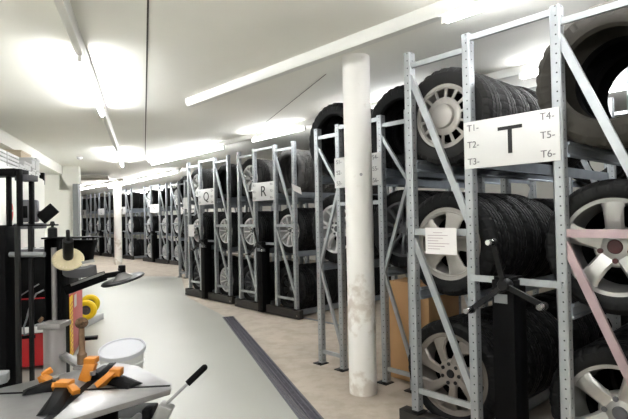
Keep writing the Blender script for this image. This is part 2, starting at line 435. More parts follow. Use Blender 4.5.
# ------------------------------------------------------------------ tyres and rims
def tyre_mesh(R, W, r, seg=90, lug=.007, name='tyre', m=None, grooves=4, inner=True):
    h = R - r; hw = W / 2
    half = [(.80, r, 0), (.93, r + .01, 0), (.97, r + .2 * h, 0), (1.0, r + .45 * h, 0), (.985, r + .68 * h, 0), (.95, R - .036, 2), (.87, R - .016, 1), (.76, R - .004, 1)]
    tread = []
    gs = [-.52, -.18, .18, .52] if grooves == 4 else [-.42, 0, .42]
    for gq in gs:
        tread += [(gq - .055, R, 0), (gq - .04, R - .008, 0), (gq + .04, R - .008, 0), (gq + .055, R, 0)]
    prof = [(-y, q, l) for y, q, l in half] + [(y, q, l) for y, q, l in tread] + half[::-1]
    ins = [(.72, r - .004), (.84, r + .35 * h), (.83, r + .6 * h), (.72, R - .024), (.3, R - .018), (-.3, R - .018), (-.72, R - .024), (-.83, r + .6 * h), (-.84, r + .35 * h), (-.72, r - .004)]
    prof += [(y, q, 0) for y, q in ins]
    n = len(prof); b = MB(); vs = []; fs = []
    for j in range(seg):
        a = 2 * PI * j / seg; ca, sa = math.cos(a), math.sin(a); c = j % 3 == 0
        for y, q, l in prof:
            if c and l: q = q - lug * (1 if l == 1 else .6)
            vs.append(V(q * sa, y * hw, q * ca))
    for j in range(seg):
        k = (j + 1) % seg
        for i in range(n): fs.append((j * n + i, k * n + i, k * n + (i + 1) % n, j * n + (i + 1) % n))
    b.add(vs, fs)
    return b.mesh(name, m or M['rub'], 24)
def loft_spoke(b, ang, st_):
    """st_: stations (r, y_front, half width, thickness, angle offset); front faces -y"""
    vs = []; fs = []; n = len(st_)
    for r, y, hw, th, ao in st_:
        a = ang + ao; rd = V(math.sin(a), 0, math.cos(a)); tg = V(math.cos(a), 0, -math.sin(a))
        for k, dy in ((-1, .35), (-.72, 0), (-.25, -.004), (.25, -.004), (.72, 0), (1, .35)):
            vs.append(rd * r + tg * (hw * k) + V(0, y + dy * th, 0))
        vs.append(rd * r + tg * (hw * .9) + V(0, y + th, 0)); vs.append(rd * r - tg * (hw * .9) + V(0, y + th, 0))
    for i in range(n - 1):
        for j in range(8): fs.append((i * 8 + j, i * 8 + (j + 1) % 8, (i + 1) * 8 + (j + 1) % 8, (i + 1) * 8 + j))
    fs += [list(range(8)), [(n - 1) * 8 + j for j in range(8)][::-1]]
    b.add(vs, fs)
def rim_base(b, r, W, lipw=.02):
    hw = W / 2 * .86
    b.lathe([(r + .012, -hw), (r + .012, -hw + .012), (r - .004, -hw + .016), (r - .02, -hw + .06), (r - .03, hw * .6), (r - .006, hw - .014), (r + .01, hw - .01), (r + .01, hw),
             (r - .004, hw), (r - .014, hw - .02), (r - .04, hw * .6), (r - .03, -hw + .07), (r - lipw, -hw + .02), (r - lipw + .004, -hw + .004)], 64, 'y', closed=True)
    return -hw
RIMS = {}
def rim(kind, r, W):
    key = (kind, round(r, 3), round(W, 3))
    if key in RIMS: return RIMS[key]
    b = MB(); y0 = rim_base(b, r, W); cap = MB(); extra = []
    mt = M['alloy']; capm = M['alloyd']
    def hub(R0, yf, th=.05):
        b.lathe([(0, yf), (R0 * .55, yf), (R0 * .62, yf + .004), (R0, yf + .006), (R0 + .012, yf + .02), (R0 + .012, yf + th), (0, yf + th)], 40, 'y')
    def nuts(k, rad, yf, s=.011, c=cap):
        for i in range(k):
            a = 2 * PI * (i + .5) / k
            b2 = V(rad * math.sin(a), yf, rad * math.cos(a)); c.cyl(b2 + V(0, -.004, 0), b2 + V(0, .012, 0), s, 10)
    if kind in ('five', 'fived'):           # broad five-spoke alloy
        yh = y0 + .03; hub(.095, yh)
        for i in range(5):
            loft_spoke(b, 2 * PI * i / 5, [(.06, yh + .006, .046, .04, 0), (r * .5, y0 + .016, .043, .035, 0), (r * .8, y0 + .006, .048, .03, 0), (r - .012, y0 + .008, .062, .03, 0)])
        cap.lathe([(0, yh - .006), (.032, yh - .005), (.037, yh), (.037, yh + .01), (0, yh + .01)], 24, 'y'); nuts(5, .072, yh - .001, .014)
        capm = M['redcap'] if kind == 'five' else M['alloyd']
    elif kind == 'window5':                 # hub cap: five broad windows
        yh = y0 + .006
        for i in range(5):
            loft_spoke(b, 2 * PI * (i + .5) / 5, [(.05, yh, .045, .03, 0), (r * .45, yh - .004, .046, .03, 0), (r * .72, yh, .058, .03, 0), (r * .86, yh + .004, .085, .03, 0), (r - .008, yh + .012, .11, .02, 0)])
        b.lathe([(r * .84, yh + .01), (r * .9, yh), (r - .002, yh + .006), (r - .002, yh + .02), (r * .84, yh + .03)], 64, 'y', closed=True)
        b.lathe([(0, yh - .002), (.07, yh), (.082, yh + .01), (.082, yh + .04), (0, yh + .04)], 32, 'y')
        cap.lathe([(0, yh - .012), (.034, yh - .01), (.042, yh - .002), (.042, yh + .01), (0, yh + .01)], 28, 'y'); nuts(5, .06, yh - .002, .009); mt = M['cap']; capm = M['capd']
    elif kind == 'disc':                    # hub cap with a ring of windows near the edge
        yh = y0 + .004; nw = 14; sub = 8; seg = nw * sub
        rings = [(.0, -.020), (.045, -.022), (.072, -.016), (.078, -.006), (r * .44, -.008), (r * .56, -.006), (r * .60, -.003), (r * .63, 0), (r * .83, .002), (r * .87, .004), (r - .004, .008)]
        vs = []; fs = []
        for j in range(seg):
            a = 2 * PI * j / seg
            for q, yy in rings: vs.append(V(q * math.sin(a), yh + yy, q * math.cos(a)))
        nr = len(rings)
        for j in range(seg):
            k = (j + 1) % seg; jj = j % sub
            for i in range(nr - 1):
                if i == 7 and 1 <= jj <= 6: continue
                if i in (6, 8) and 1 <= jj <= 6: continue
                fs.append((j * nr + i, k * nr + i, k * nr + i + 1, j * nr + i + 1))
        b.add(vs, fs); b.add([v + V(0, .012, 0) for v in vs], [f[::-1] for f in fs])
        cap.lathe([(0, yh - .034), (.05, yh - .033), (.074, yh - .026), (.080, yh - .008), (0, yh - .008)], 32, 'y'); mt = M['cap']; capm = M['cap']
    elif kind == 'twist':                   # hub cap with seven swept spokes
        yh = y0 + .008
        for i in range(7):
            loft_spoke(b, 2 * PI * i / 7, [(.05, yh, .030, .03, 0), (r * .4, yh - .006, .026, .03, .05), (r * .65, yh - .004, .034, .03, .14), (r * .85, yh, .06, .03, .26), (r - .006, yh + .01, .085, .02, .34)])
        b.lathe([(r * .88, yh + .008), (r * .93, yh), (r - .002, yh + .006), (r - .002, yh + .02), (r * .88, yh + .025)], 64, 'y', closed=True)
        b.lathe([(0, yh - .004), (.075, yh - .002), (.09, yh + .01), (.09, yh + .04), (0, yh + .04)], 32, 'y')
        nuts(7, .062, yh - .004, .012); cap.lathe([(0, yh - .012), (.025, yh - .01), (.03, yh), (0, yh)], 20, 'y'); mt = M['capd']; capm = M['steelrim']
    elif kind == 'twin':                    # five pairs of spokes
        yh = y0 + .03; hub(.07, yh)
        for i in range(5):
            for s in (-1, 1):
                loft_spoke(b, 2 * PI * i / 5, [(.05, yh + .006, .02, .035, s * .25), (r * .5, y0 + .014, .018, .03, s * .2), (r * .8, y0 + .008, .02, .03, s * .2), (r - .01, y0 + .01, .026, .03, s * .2)])
        cap.lathe([(0, yh - .006), (.028, yh - .004), (.03, yh + .01), (0, yh + .01)], 20, 'y'); nuts(5, .055, yh); mt = M['alloyb']
    elif kind in ('multi', 'multid'):       # ten slender spokes
        yh = y0 + .03; hub(.06, yh)
        for i in range(10):
            loft_spoke(b, 2 * PI * i / 10, [(.045, yh + .006, .014, .03, 0), (r * .5, y0 + .012, .012, .028, 0), (r - .01, y0 + .008, .018, .028, 0)])
        cap.lathe([(0, yh - .006), (.026, yh - .004), (.03, yh + .01), (0, yh + .01)], 20, 'y'); nuts(5, .05, yh); mt = M['alloyb'] if kind == 'multi' else M['alloyd']
    elif kind == 'split6':                  # six Y-shaped spokes
        yh = y0 + .028; hub(.068, yh)
        for i in range(6):
            for s in (-1, 1):
                loft_spoke(b, 2 * PI * i / 6, [(.05, yh + .006, .022, .03, s * .05), (r * .5, y0 + .014, .018, .03, s * .08), (r * .75, y0 + .008, .016, .03, s * .17), (r - .01, y0 + .01, .018, .03, s * .3)])
        cap.lathe([(0, yh - .006), (.028, yh - .004), (.03, yh + .01), (0, yh + .01)], 20, 'y'); nuts(5, .055, yh); mt = M['alloyb']
    elif kind == 'steel':
        yh = y0 + .03
        for i in range(8):
            loft_spoke(b, 2 * PI * i / 8, [(.06, yh, .03, .02, 0), (r * .6, yh - .008, .045, .02, 0), (r - .01, yh + .02, .05, .02, 0)])
        hub(.08, yh - .004); cap.lathe([(0, yh - .01), (.03, yh - .008), (.034, yh), (0, yh)], 20, 'y'); mt = M['steelrim']
    me = b.mesh('rim', mt, 40); ce = cap.mesh('hub_cap', capm, 40)
    RIMS[key] = (me, ce); return RIMS[key]
# tyre sizes: R, W, rim radius
SIZE = dict(van=(.318, .205, .205), mid=(.338, .225, .232), low=(.342, .215, .258), suv=(.36, .25, .235), big=(.372, .27, .235), std=(.325, .205, .21), wide=(.345, .24, .245), small=(.305, .19, .19))
TYRES = {}
def tyre(size, m='rub', lug=.007):
    k = (size, m, lug)
    if k not in TYRES:
        R, W, r = SIZE[size]
        TYRES[k] = tyre_mesh(R, W, r, lug=lug, m=M[m], grooves=3 if size in ('van', 'big', 'suv') else 4)
    return TYRES[k]

# ------------------------------------------------------------------ racks
PX, PY = .052, .058
def post_mesh(H):
    t = .004; x, y = PX / 2, PY / 2
    poly = [(-x + .006, -y), (x - .006, -y), (x, -y + .006), (x, y), (x - .014, y), (x - .014, y - t), (x - t, y - t), (x - t, -y + .008), (x - .009, -y + t), (-x + .009, -y + t), (-x + t, -y + .008), (-x + t, y - t), (-x + .014, y - t), (-x + .014, y), (-x, y), (-x, -y + .006)]
    return MB().prism(poly, 0, H).mesh('post', M['post'], 30)
POSTS = {}
def post(H):
    k = round(H, 3)
    if k not in POSTS: POSTS[k] = post_mesh(H)
    return POSTS[k]
FOOT = MB().box((0, -.017, .004), (.11, .11, .008)).box((.02, -.055, .012), (.03, .02, .012)).mesh('foot_plate', M['blacksteel'], bevel=.001)
KNOB = MB().lathe([(0, -.03), (.014, -.03), (.017, -.024), (.017, .02), (.012, .03), (0, .03)], 16, 'y').mesh('knob', M['chrome'])
def hubwheel():
    b = MB(); b.lathe([(0, -.03), (.028, -.03), (.034, -.02), (.034, .02), (.02, .06), (0, .06)], 24, 'y')
    for k in range(3):
        a = PI / 2 + .17 + 2 * PI * k / 3
        t = V(math.cos(a), 0, math.sin(a)); b.bar(t * .015 + V(0, -.012, 0), t * .235 + V(0, -.04, 0), .03, .014, side=V(-t.z, 0, t.x))
        b.lathe([(0, -.012), (.02, -.012), (.02, .012), (0, .012)], 16, 'y', c=t * .235 + V(0, -.04, 0))
    return b.mesh('handwheel', M['blacksteel'])
HAND = hubwheel()
LEV_M = (.11, .95, 1.80); LEV_F = (.15, .99, 1.84)
RACKS = {}
def make_rack(letter, org, label, mobile=True, w=.434, g=.5215, H=2.52, L=2.6, lv=None, detail=True, midframe=True, pink=False):
    r = thing('tyre_rack', label, 'rack', org, PHI, 'tyre racks')
    lv = lv or (LEV_M if mobile else LEV_F)
    zb = .13 if mobile else .0
    xs = [0, w, w + g, 2 * w + g]; ys = [0, L / 2, L] if midframe else [0, L]
    fd = PY / 2 + .004
    for y in ys:
        for x in xs:
            po = link('post', post(H - zb - .008), r, (x, y, zb + .008))
            if y == 0: link('foot_plate', FOOT, po, (0, 0, -.008))
    bars = MB
    def crossbar(x0, x1, z0, z1, y, m='bar', name='cross_bar', wd=.034):
        b = MB(); b.bar((0, 0, 0), (x1 - x0, 0, z1 - z0), wd, .022, side=V(0, 1, 0).cross(V(x1 - x0, 0, z1 - z0)).normalized())
        b.cyl((.0, -.018, 0), (.0, .012, 0), .007, 8); b.cyl((x1 - x0, -.018, z1 - z0), (x1 - x0, .012, z1 - z0), .007, 8)
        o = b.build(name, M[m], r, (x0, y, z0)); return o
    for y in ys:
        yo = y - .004
        for f, (x0, x1) in enumerate(((0, w), (w + g, 2 * w + g))):
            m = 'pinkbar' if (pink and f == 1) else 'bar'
            i0, i1 = x0 + .012, x1 - .012
            if mobile:
                crossbar(i0, i1, H - .09, H - .09, yo)
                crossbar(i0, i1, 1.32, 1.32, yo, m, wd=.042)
                crossbar(i0, i1, .27, .27, yo)
                if y in (0, L):
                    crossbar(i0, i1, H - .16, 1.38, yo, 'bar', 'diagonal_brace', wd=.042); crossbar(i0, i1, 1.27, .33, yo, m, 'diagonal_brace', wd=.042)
            else:
                crossbar(i0, i1, H - .09, H - .09, yo); crossbar(i0, i1, .12, .12, yo)
                if y in (0, L):
                    for z0, z1 in ((H - .18, 1.72), (.96, 1.70), (.94, .20)): crossbar(i0, i1, z0, z1, yo, 'bar', 'diagonal_brace', wd=.03)
    crossbar(w, w + g, H - .03, H - .03, -.012); 
    if mobile: crossbar(w, w + g, 1.05, 1.05, -.026, wd=.036)
    if not mobile: crossbar(w, w + g, 1.55, 1.55, -.012)
    for z in lv:
        if z is None: continue
        for i, x in enumerate(xs):
            s = 1 if i % 2 == 0 else -1
            b = MB(); b.prism([(0, 0), (.014 * s, 0), (.014 * s, -.012), (.004 * s, -.02), (.004 * s, -.06), (.014 * s, -.07), (.014 * s, -.08), (0, -.08)], .02, L - .02, lambda X, Z, Y: (X, Y, Z))
            b.build('shelf_beam', M['beam'], r, (x + s * (PX / 2 + .001), 0, z))
    if mobile:
        b = MB(); tw = 2 * w + g
        b.box((tw / 2, -.012, .07), (tw + .22, .084, .12)); b.box((tw / 2, -.055, .022), (tw + .2, .016, .02))
        for y in ys[1:]: b.box((tw / 2, y, .07), (tw + .1, .06, .12))
        base = b.build('base_beam', M['basedark'], r, bevel=.003)
        for x in (-.07, tw + .07): MB().cyl((x, -.05, .055), (x, -.06, .055), .012, 12).build('bolt', M['chrome'], base)
        xc = w + g / 2
        dz = 1.06
        dc = MB().box((xc - .02, -.04, dz / 2 + .012), (.125, .15, dz - .02)).box((xc - .02, -.04, dz + .01), (.11, .13, .02)).build('drive_column', M['black'], r, bevel=.004)
        MB().box((xc - .03, -.117, dz - .1), (.075, .004, .05)).build('label_plate', M['midgrey'], dc)
        hw = link('handwheel', HAND, r, (xc + .02, -.165, 1.045))
        for k in range(3):
            a = PI / 2 + .17 + 2 * PI * k / 3
            link('knob', KNOB, hw, (.235 * math.cos(a), -.07, .235 * math.sin(a)))
    if len(letter) > 1:
        RACKS[letter] = dict(root=r, w=w, g=g, H=H, lv=lv, L=L, org=Vector(org), mid=midframe); return r
    # sign with its letter and shelf marks
    sw = g + .03 if mobile else g + .05; sh = .28; zc = 1.84
    sg = MB().box((0, 0, 0), (sw, .006, sh)).build('sign_board', M['white'], r, (w + g / 2, -.036, zc), bevel=.001)
    l = link('lettering', text_mesh(letter, .225, M['ink']), sg, (0.01, -.0045, -.005), (PI / 2, 0, 0)); l.scale = (1.1, 1, 1)
    if detail:
        for side, n0 in ((-1, 1), (1, 4)):
            for k in range(3):
                link('lettering', text_mesh(f'{letter}{n0 + k}-', .055, M['greyink'], .0008), sg, (side * (sw / 2 - .06), -.004, .1 - k * .1 + .0), (PI / 2, 0, 0))
    RACKS[letter] = dict(root=r, w=w, g=g, H=H, lv=lv, L=L, org=Vector(org), mid=midframe)
    return r
ROT = Matrix.Rotation(PHI, 3, 'Z')
ORD = ['front', 'second', 'third', 'fourth', 'fifth', 'sixth', 'seventh', 'eighth', 'ninth', 'tenth', 'eleventh', 'twelfth']
LEVN = {2: 'top', 1: 'middle', 0: 'bottom'}
RIMLAB = dict(five='silver five-spoke alloy, dark red centre', fived='silver five-spoke alloy', window5='silver hub cap, five wide windows', disc='silver hub cap ringed with windows',
              twist='dull silver hub cap with swept spokes', twin='bright alloy with paired spokes', multi='bright alloy with many thin spokes', multid='dark alloy with thin spokes', split6='bright alloy with split spokes', steel='black steel rim')
def where(letter, bay, lev):
    nm = RACKS[letter].get('nick') or f'rack {letter}'
    return f'{bay} bay {LEVN[lev]} shelf, {nm}'
def fill(letter, bay, lev, seq):
    """seq: list of (size, rim kind or None, rubber) from the aisle inwards"""
    k = RACKS[letter]; w, g = k['w'], k['g']
    xc = w / 2 if bay == 'left' else w + g + w / 2
    half = w / 2 - PX / 2 - .0165
    y = .046; z0 = k['lv'][lev]
    for i, (size, rk, rb) in enumerate(seq):
        R, W, r = SIZE[size]
        if k['mid'] and y < k['L'] / 2 + .04 and y + W > k['L'] / 2 - .04: y = k['L'] / 2 + .045
        zc = z0 + math.sqrt(R * R - half * half) + .002
        c = k['org'] + ROT @ V(xc, y + W / 2, 0)
        y += W + .004
        roll = random.uniform(0, 6.28)
        grp = f'tyres on the {LEVN[lev]} shelves'
        if rk:
            if rk in ('window5', 'five', 'twist', 'disc') and letter == 'T': roll = {'window5': -.35, 'five': 0., 'twist': .3, 'disc': .1}[rk]
            lab = f'{ORD[i]} wheel, {RIMLAB[rk]}, {where(letter, bay, lev)}'
            o = thing('wheel', lab, 'wheel', (c.x, c.y, zc - R), PHI, grp)
            t = link('tyre', tyre(size, rb), o, (0, 0, R), (0, roll, 0))
            me, ce = rim(rk, r, W)
            q = link('rim', me, o, (0, 0, R), (0, roll, 0)); link('hub_cap', ce, q)
        else:
            col = {'rub': 'black', 'rub2': 'lamplit-tinted black', 'rub3': 'dusty brown black', 'rub4': 'lamplit-tinted grey'}[rb]
            lab = f'{ORD[i]} {"tyre without a rim, " + col if i == 0 else col + " tyre from the aisle"}, {where(letter, bay, lev)}'
            o = link('tyre', tyre(size, rb), None, (c.x, c.y, zc), (0, roll, PHI))
            tag(o, lab, 'tyre', grp)
def row(first, n, rest=('std', None, 'rub'), alt=None):
    out = [first] if first else []
    for i in range(n): out.append(alt if (alt and i % 3 == 2) else rest)
    return out

T0 = V(.660, 3.296, 0); R0 = V(-1.209, 8.014, 0); S0 = V(.049, 4.852, 0)
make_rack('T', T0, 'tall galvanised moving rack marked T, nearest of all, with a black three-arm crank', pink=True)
make_rack('S', S0, 'lower galvanised rack standing on the floor behind the white column', mobile=False, w=.294, g=.513, H=2.30, L=2.3, lv=(None, .99, 1.84))
make_rack('R', R0, 'tall moving rack marked R beside the one marked Q')
make_rack('Q', Q0, 'tall moving rack marked Q with a paper sheet on its left frame')
P0 = de(-2.93, 1.28)
make_rack('P', P0, 'lower rack with crossed braces partly hidden behind the rack marked Q', mobile=False, w=.33, g=.513, H=2.42, L=2.3, detail=False, midframe=False)
ef = 2.74
FAR = dict(detail=False, midframe=False, L=2.2, w=.52, g=.68, H=2.66, lv=(.12, 1.0, 1.9))
make_rack('O', de(-6.30, ef), 'far rack marked O, right-hand end of the far row', **FAR)
make_rack('N', de(-8.38, ef), 'far rack marked N, first right of the open gap in the far row', **FAR)
make_rack('M', de(-11.26, ef), 'far rack marked M, just right of the far white column', **FAR)
make_rack('L', de(-13.50, ef), 'far rack marked L, just left of the far white column', **FAR)
make_rack('K', de(-15.76, ef), 'far rack marked K, farthest away beside the end wall', **FAR)

make_rack('rear', de(6.3, 1.5), 'tall rack seen through the open middle of the rack marked T, standing behind it', mobile=True, detail=False)
make_rack('rear2', de(8.2, 1.5), 'tall rack standing behind the right bay of the rack marked T', mobile=True, detail=False)
RACKS['rear']['nick'] = 'rack behind rack T'
RACKS['rear2']['nick'] = 'rack behind right of rack T'
# ---- contents
fill('T', 'left', 2, [('van', 'disc', 'rub2')] + [('van', None, 'rub2')] * 3 + [('std', None, 'rub2')] * 3)
fill('T', 'left', 1, [('mid', 'window5', 'rub')] + [('mid', None, 'rub')] * 3 + [('std', None, 'rub')] * 4)
fill('T', 'left', 0, [('low', 'twist', 'rub')] + [('low', None, 'rub')] * 4 + [('mid', None, 'rub')] * 3)
fill('T', 'right', 2, [('big', None, 'rub3')] + [('big', None, 'rub')] * 2)
fill('T', 'right', 1, [('wide', 'five', 'rub')] + [('wide', None, 'rub')] * 3 + [('mid', None, 'rub')] * 4)
fill('T', 'right', 0, [('wide', 'fived', 'rub')] + [('wide', None, 'rub')] * 4 + [('mid', None, 'rub')] * 3)
fill('S', 'left', 2, [('suv', None, 'rub')] * 2 + [('std', None, 'rub2')] * 5)
fill('S', 'left', 1, [('mid', 'split6', 'rub')] + [('mid', None, 'rub')] * 6)
fill('S', 'right', 2, [('suv', None, 'rub')] * 3 + [('std', None, 'rub')] * 3)
fill('S', 'right', 1, [('mid', 'multid', 'rub')] + [('mid', None, 'rub')] * 4)
fill('R', 'left', 2, [('std', 'split6', 'rub2')] + [('std', None, 'rub4')] * 4)
fill('R', 'left', 1, [('std', 'multi', 'rub')] + [('std', None, 'rub')] * 4)
fill('R', 'left', 0, [('std', 'multid', 'rub')] + [('std', None, 'rub')] * 3)
fill('R', 'right', 2, [('wide', None, 'rub4')] + [('wide', None, 'rub4')] * 2 + [('std', None, 'rub4')] * 5)
fill('R', 'right', 1, [('mid', 'multi', 'rub')] + [('mid', None, 'rub')] * 4 + [('std', None, 'rub')] * 4)
fill('R', 'right', 0, [('mid', 'steel', 'rub')] + [('mid', None, 'rub')] * 4 + [('std', None, 'rub')] * 4)
fill('Q', 'left', 2, [('std', 'split6', 'rub2')] + [('std', None, 'rub2')] * 4)
fill('Q', 'left', 1, [('std', 'twin', 'rub')] + [('std', None, 'rub')] * 4)
fill('Q', 'left', 0, [('std', 'multid', 'rub')] + [('std', None, 'rub')] * 3)
fill('Q', 'right', 2, [('std', None, 'rub')] * 6)
fill('Q', 'right', 1, [('std', 'multi', 'rub')] + [('std', None, 'rub')] * 4)
fill('Q', 'right', 0, [('std', 'multi', 'rub')] + [('std', None, 'rub')] * 3)
fill('P', 'left', 2, [('suv', None, 'rub')] * 3)
fill('P', 'left', 1, [('std', 'multid', 'rub')] + [('std', None, 'rub')] * 3)
fill('P', 'left', 0, [('std', 'multid', 'rub')] + [('std', None, 'rub')] * 2)
fill('P', 'right', 2, [('std', None, 'rub')] * 3)
fill('P', 'right', 1, [('std', None, 'rub')] * 3)
for L_ in ('rear', 'rear2'):
    for b_ in ('left', 'right'):
        for lev in ((2, 1, 0) if L_ == 'rear' else (1, 0)): fill(L_, b_, lev, [('mid', None, 'rub')] * 3)
for L_, a, b_ in (('O', 'multi', 'twin'), ('N', 'split6', 'multi'), ('M', 'multid', 'twin'), ('L', 'multi', 'split6'), ('K', 'multid', 'multi')):
    nr = 6 if L_ == 'M' else 3
    for lev in (2, 1, 0):
        fill(L_, 'left', lev, [('wide', a if lev != 2 or L_ in 'NO' else None, 'rub')] + [('wide', None, 'rub')] * 2)
        fill(L_, 'right', lev, [('wide', b_ if lev != 2 else None, 'rub')] + [('wide', None, 'rub')] * (nr - 1))

# ---- sheets and the cardboard box
def sheet(letter, x, z, wd, ht, label, lines=True, rot=0., y=-.05):
    k = RACKS[letter]; c = k['org'] + ROT @ V(x, y, 0)
    o = MB().box((0, 0, 0), (wd, .0016, ht)).build('paper_sheet', M['paper'], loc=(c.x, c.y, z), rot=(0, rot, PHI))
    tag(o, label, 'paper')
    if lines:
        b = MB(); hh = ht * .5 - .03; zz = hh; i = 0
        while zz > -hh:
            ww = wd * (.3 + .5 * ((i * 37 % 10) / 10)); b.box((-wd * .42 + ww / 2 + (wd * .18 if i == 0 else 0), -.0012, zz), (ww, .0006, .004)); zz -= .017; i += 1
        b.build('print', M['pinkline'], o)
    return o
sheet('T', .245, 1.265, .225, .165, 'printed white sheet hanging on the left frame of the rack marked T')
sheet('Q', .16, 1.23, .20, .22, 'white sheet hanging on the left frame of the rack marked Q', lines=False)
k = RACKS['R']; c = k['org'] + ROT @ V(1.50, -.075, 0)
tag(MB().box((0, 0, 0), (.20, .0016, .11)).build('paper_tag', M['paper'], loc=(c.x + .02, c.y, 1.83), rot=(.5, .35, PHI)), 'white paper tag tilted off the upper right beam of the rack marked R', 'paper')
k = RACKS['S']
cx = k['org'] + ROT @ V(.294 + .513 + .15, .36, 0)
tag(MB().box((0, 0, .43), (.42, .46, .85)).box((0, 0, .857), (.425, .05, .004)).build('cardboard_box', M['cardboard'], loc=(cx.x, cx.y, 0.0), rot=(0, 0, PHI), bevel=.004), 'brown cardboard box standing in the bottom of the rack behind the column', 'box')

# ------------------------------------------------------------------ machine bay on the left
def zat(py, Y, px=60): return aty(px, py, Y).z
def poly3(b, pts, off):
    """solid from a 3-D outline swept by off"""
    n = len(pts); off = Vector(off); vs = [Vector(p) for p in pts] + [Vector(p) + off for p in pts]
    return b.add(vs, [list(range(n)), [n + i for i in range(n)][::-1]] + [(i, (i + 1) % n, n + (i + 1) % n, n + i) for i in range(n)])
# --- tall white cabinet with cartons on top
tC = .45
def onC(px, py, t=tC): return on_plane(px, py, st(0, t), N)
cA, cB = onC(0, 163), onC(43, 186)
sB = (cB - st(0, 0)).dot(A); zc = cA.z
sA = -9.0 + 3.6
cab = thing('cabinet', 'tall white cabinet along the side wall under the white cartons', 'cabinet', tuple(st(0, 0)), RZ_A)
# local frame: x away from the wall, y along the aisle
MB().box(((-.48 + tC) / 2, (sA + sB) / 2, zc / 2), (tC + .48, sB - sA, zc)).build('body', M['wall'], cab, bevel=.004)
nd = 4
for i in range(nd):
    y0 = sA + (sB - sA) * i / nd; y1 = sA + (sB - sA) * (i + 1) / nd
    d_ = MB().box((tC + .01, (y0 + y1) / 2, zc / 2 + .03), (.018, y1 - y0 - .008, zc - .1)).build('door', M['wall'], cab, bevel=.002)
    MB().box((tC + .028, y1 - .06, 1.05), (.02, .015, .14)).build('handle', M['midgrey'], d_)
def carton(px0, px1, pyb, pyt, t, lab, m='carton', depth=.3, z0=None, cat='carton'):
    a, b = onC(px0, pyb, t), onC(px1, pyb, t)
    s0, s1 = (a - st(0, 0)).dot(A), (b - st(0, 0)).dot(A)
    zt = onC(px0, pyt, t).z; zz = zc if z0 is None else z0
    hgt = max(.04, zt - zz)
    o = thing('carton', lab, cat, tuple(st((s0 + s1) / 2, t - depth / 2, zz + .001)), RZ_A, 'cartons on the cabinet')
    MB().box((0, 0, (hgt - .012) / 2), (depth, s1 - s0, hgt - .012)).build('body', M[m], o, bevel=.003)
    MB().box((0, 0, hgt - .024), (depth + .02, s1 - s0 + .016, .03)).build('lid', M[m], o, bevel=.002)
    return zz + hgt + .004
def pile(px0, px1, ybase, tops, t, labs, m='carton', depth=.3):
    z = None
    for y, l in zip(tops, labs):
        z = carton(px0, px1, ybase, y, t, l, m, depth, z)
PN = ('bottom', 'second', 'third', 'topmost')
pile(-4, 5.3, 164, (160.5, 157.5, 154, 150.5), tC - .02, [f'{a} flat white carton of the pile at the left end of the white cabinet' for a in PN])
pile(7, 18, 168.5, (163.5, 159.5, 155.5, 152), tC - .02, [f'{a} flat white carton of the second pile from the left on the white cabinet' for a in PN])
pile(19, 23.5, 176, (163.5,), tC - .02, ['small upright white carton next to the flat piles on the white cabinet'])
pile(24, 31, 178, (168.5, 160.5), tC - .02, ['lower white carton in front of the brown one on the white cabinet', 'upper white carton in front of the brown one on the white cabinet'])
pile(32, 35.4, 181.5, (168, 157), tC - .02, ['lower white carton of the tall pile near the right end of the cabinet', 'upper white carton of the tall pile near the right end of the cabinet'])
pile(36.2, 39.5, 184, (171, 157.5), tC - .02, ['lower white carton at the very right end of the white cabinet', 'upper white carton at the very right end of the white cabinet'])
carton(21, 30.5, 166, 149.5, tC - .36, 'large light brown carton standing behind the small white ones', 'browncarton', .34)
o = onC(40.6, 184, tC - .25)
tag(MB().box((0, 0, .10), (.12, .10, .20)).box((.06, 0, .1), (.006, .08, .16)).build('loudspeaker', M['black'], loc=(o.x, o.y, zc + .001), rot=(0, 0, RZ_A), bevel=.004), 'small black box at the right end of the cabinet top', 'speaker')
# round red sign on the cabinet front
c = onC(9.5, 212, tC + .024)
sg = MB().lathe([(0, 0), (.12, 0), (.125, .003), (.125, .008), (0, .008)], 40, 'x').build('round_sign', M['redsign'], loc=tuple(c), rot=(0, 0, RZ_A))
MB().box((.0092, 0, .015), (.0024, .2, .02)).build('white_band', M['white'], sg)
tag(sg, 'round red sign with a white band on the white cabinet', 'sign')

# --- grey guard on the corner of the end wall
g0 = aty(77.2, 262, pe.y - .12); g1 = aty(77.2, 184, pe.y - .12)
tag(MB().prism([(-.06, -.05), (.06, -.05), (.06, .05), (.052, .05), (.052, -.042), (-.06, -.042)], 0, g1.z).build('corner_guard', M['midgrey'], loc=(g0.x, g0.y, .001)), 'grey steel corner guard at the end of the white wall', 'guard')

# --- wheel balancer: red base, dark body, console
wb0 = onz(69, 367)
wb = thing('wheel_balancer', 'red wheel balancer with yellow side stripe and dark grey hood', 'machine', (wb0.x, wb0.y, 0), RZ_A)
# local x points away from the wall; the right face is x=0, front y=0
BH = zat(297, wb0.y) - .0
MB().box((-.31, .5, BH / 2 + .02), (.62, 1.0, BH - .04)).build('base', M['red'], wb, bevel=.01)
MB().box((.004, .56, BH / 2 + .06), (.006, .86, BH - .14)).build('side_panel', M['pinkred'], wb, bevel=.002)
ys = MB()
ys.box((.009, .125, BH / 2 + .03), (.004, .19, BH - .08)); st_ = ys.build('yellow_stripe', M['yellow'], wb)
k = MB(); zz = .1
for i in range(int((BH - .12) / .045)):
    k.bar((.0122, .06, zz), (.0122, .19, zz + .02), .012, .002, side=(0, .3, 1)); zz += .045
k.build('stripe_marks', M['pinkred'], st_)
MB().box((.009, .42, BH - .10), (.004, .16, .13)).build('label_plate', M['white'], wb)
hd = MB(); hd.prism([(-.02, .06), (-.62, .06), (-.62, .92), (-.02, .92)], BH, BH + .40); hd.build('hood', M['black'], wb, bevel=.02)
tr = MB(); tr.box((-.33, .45, BH + .43), (.66, .86, .05))
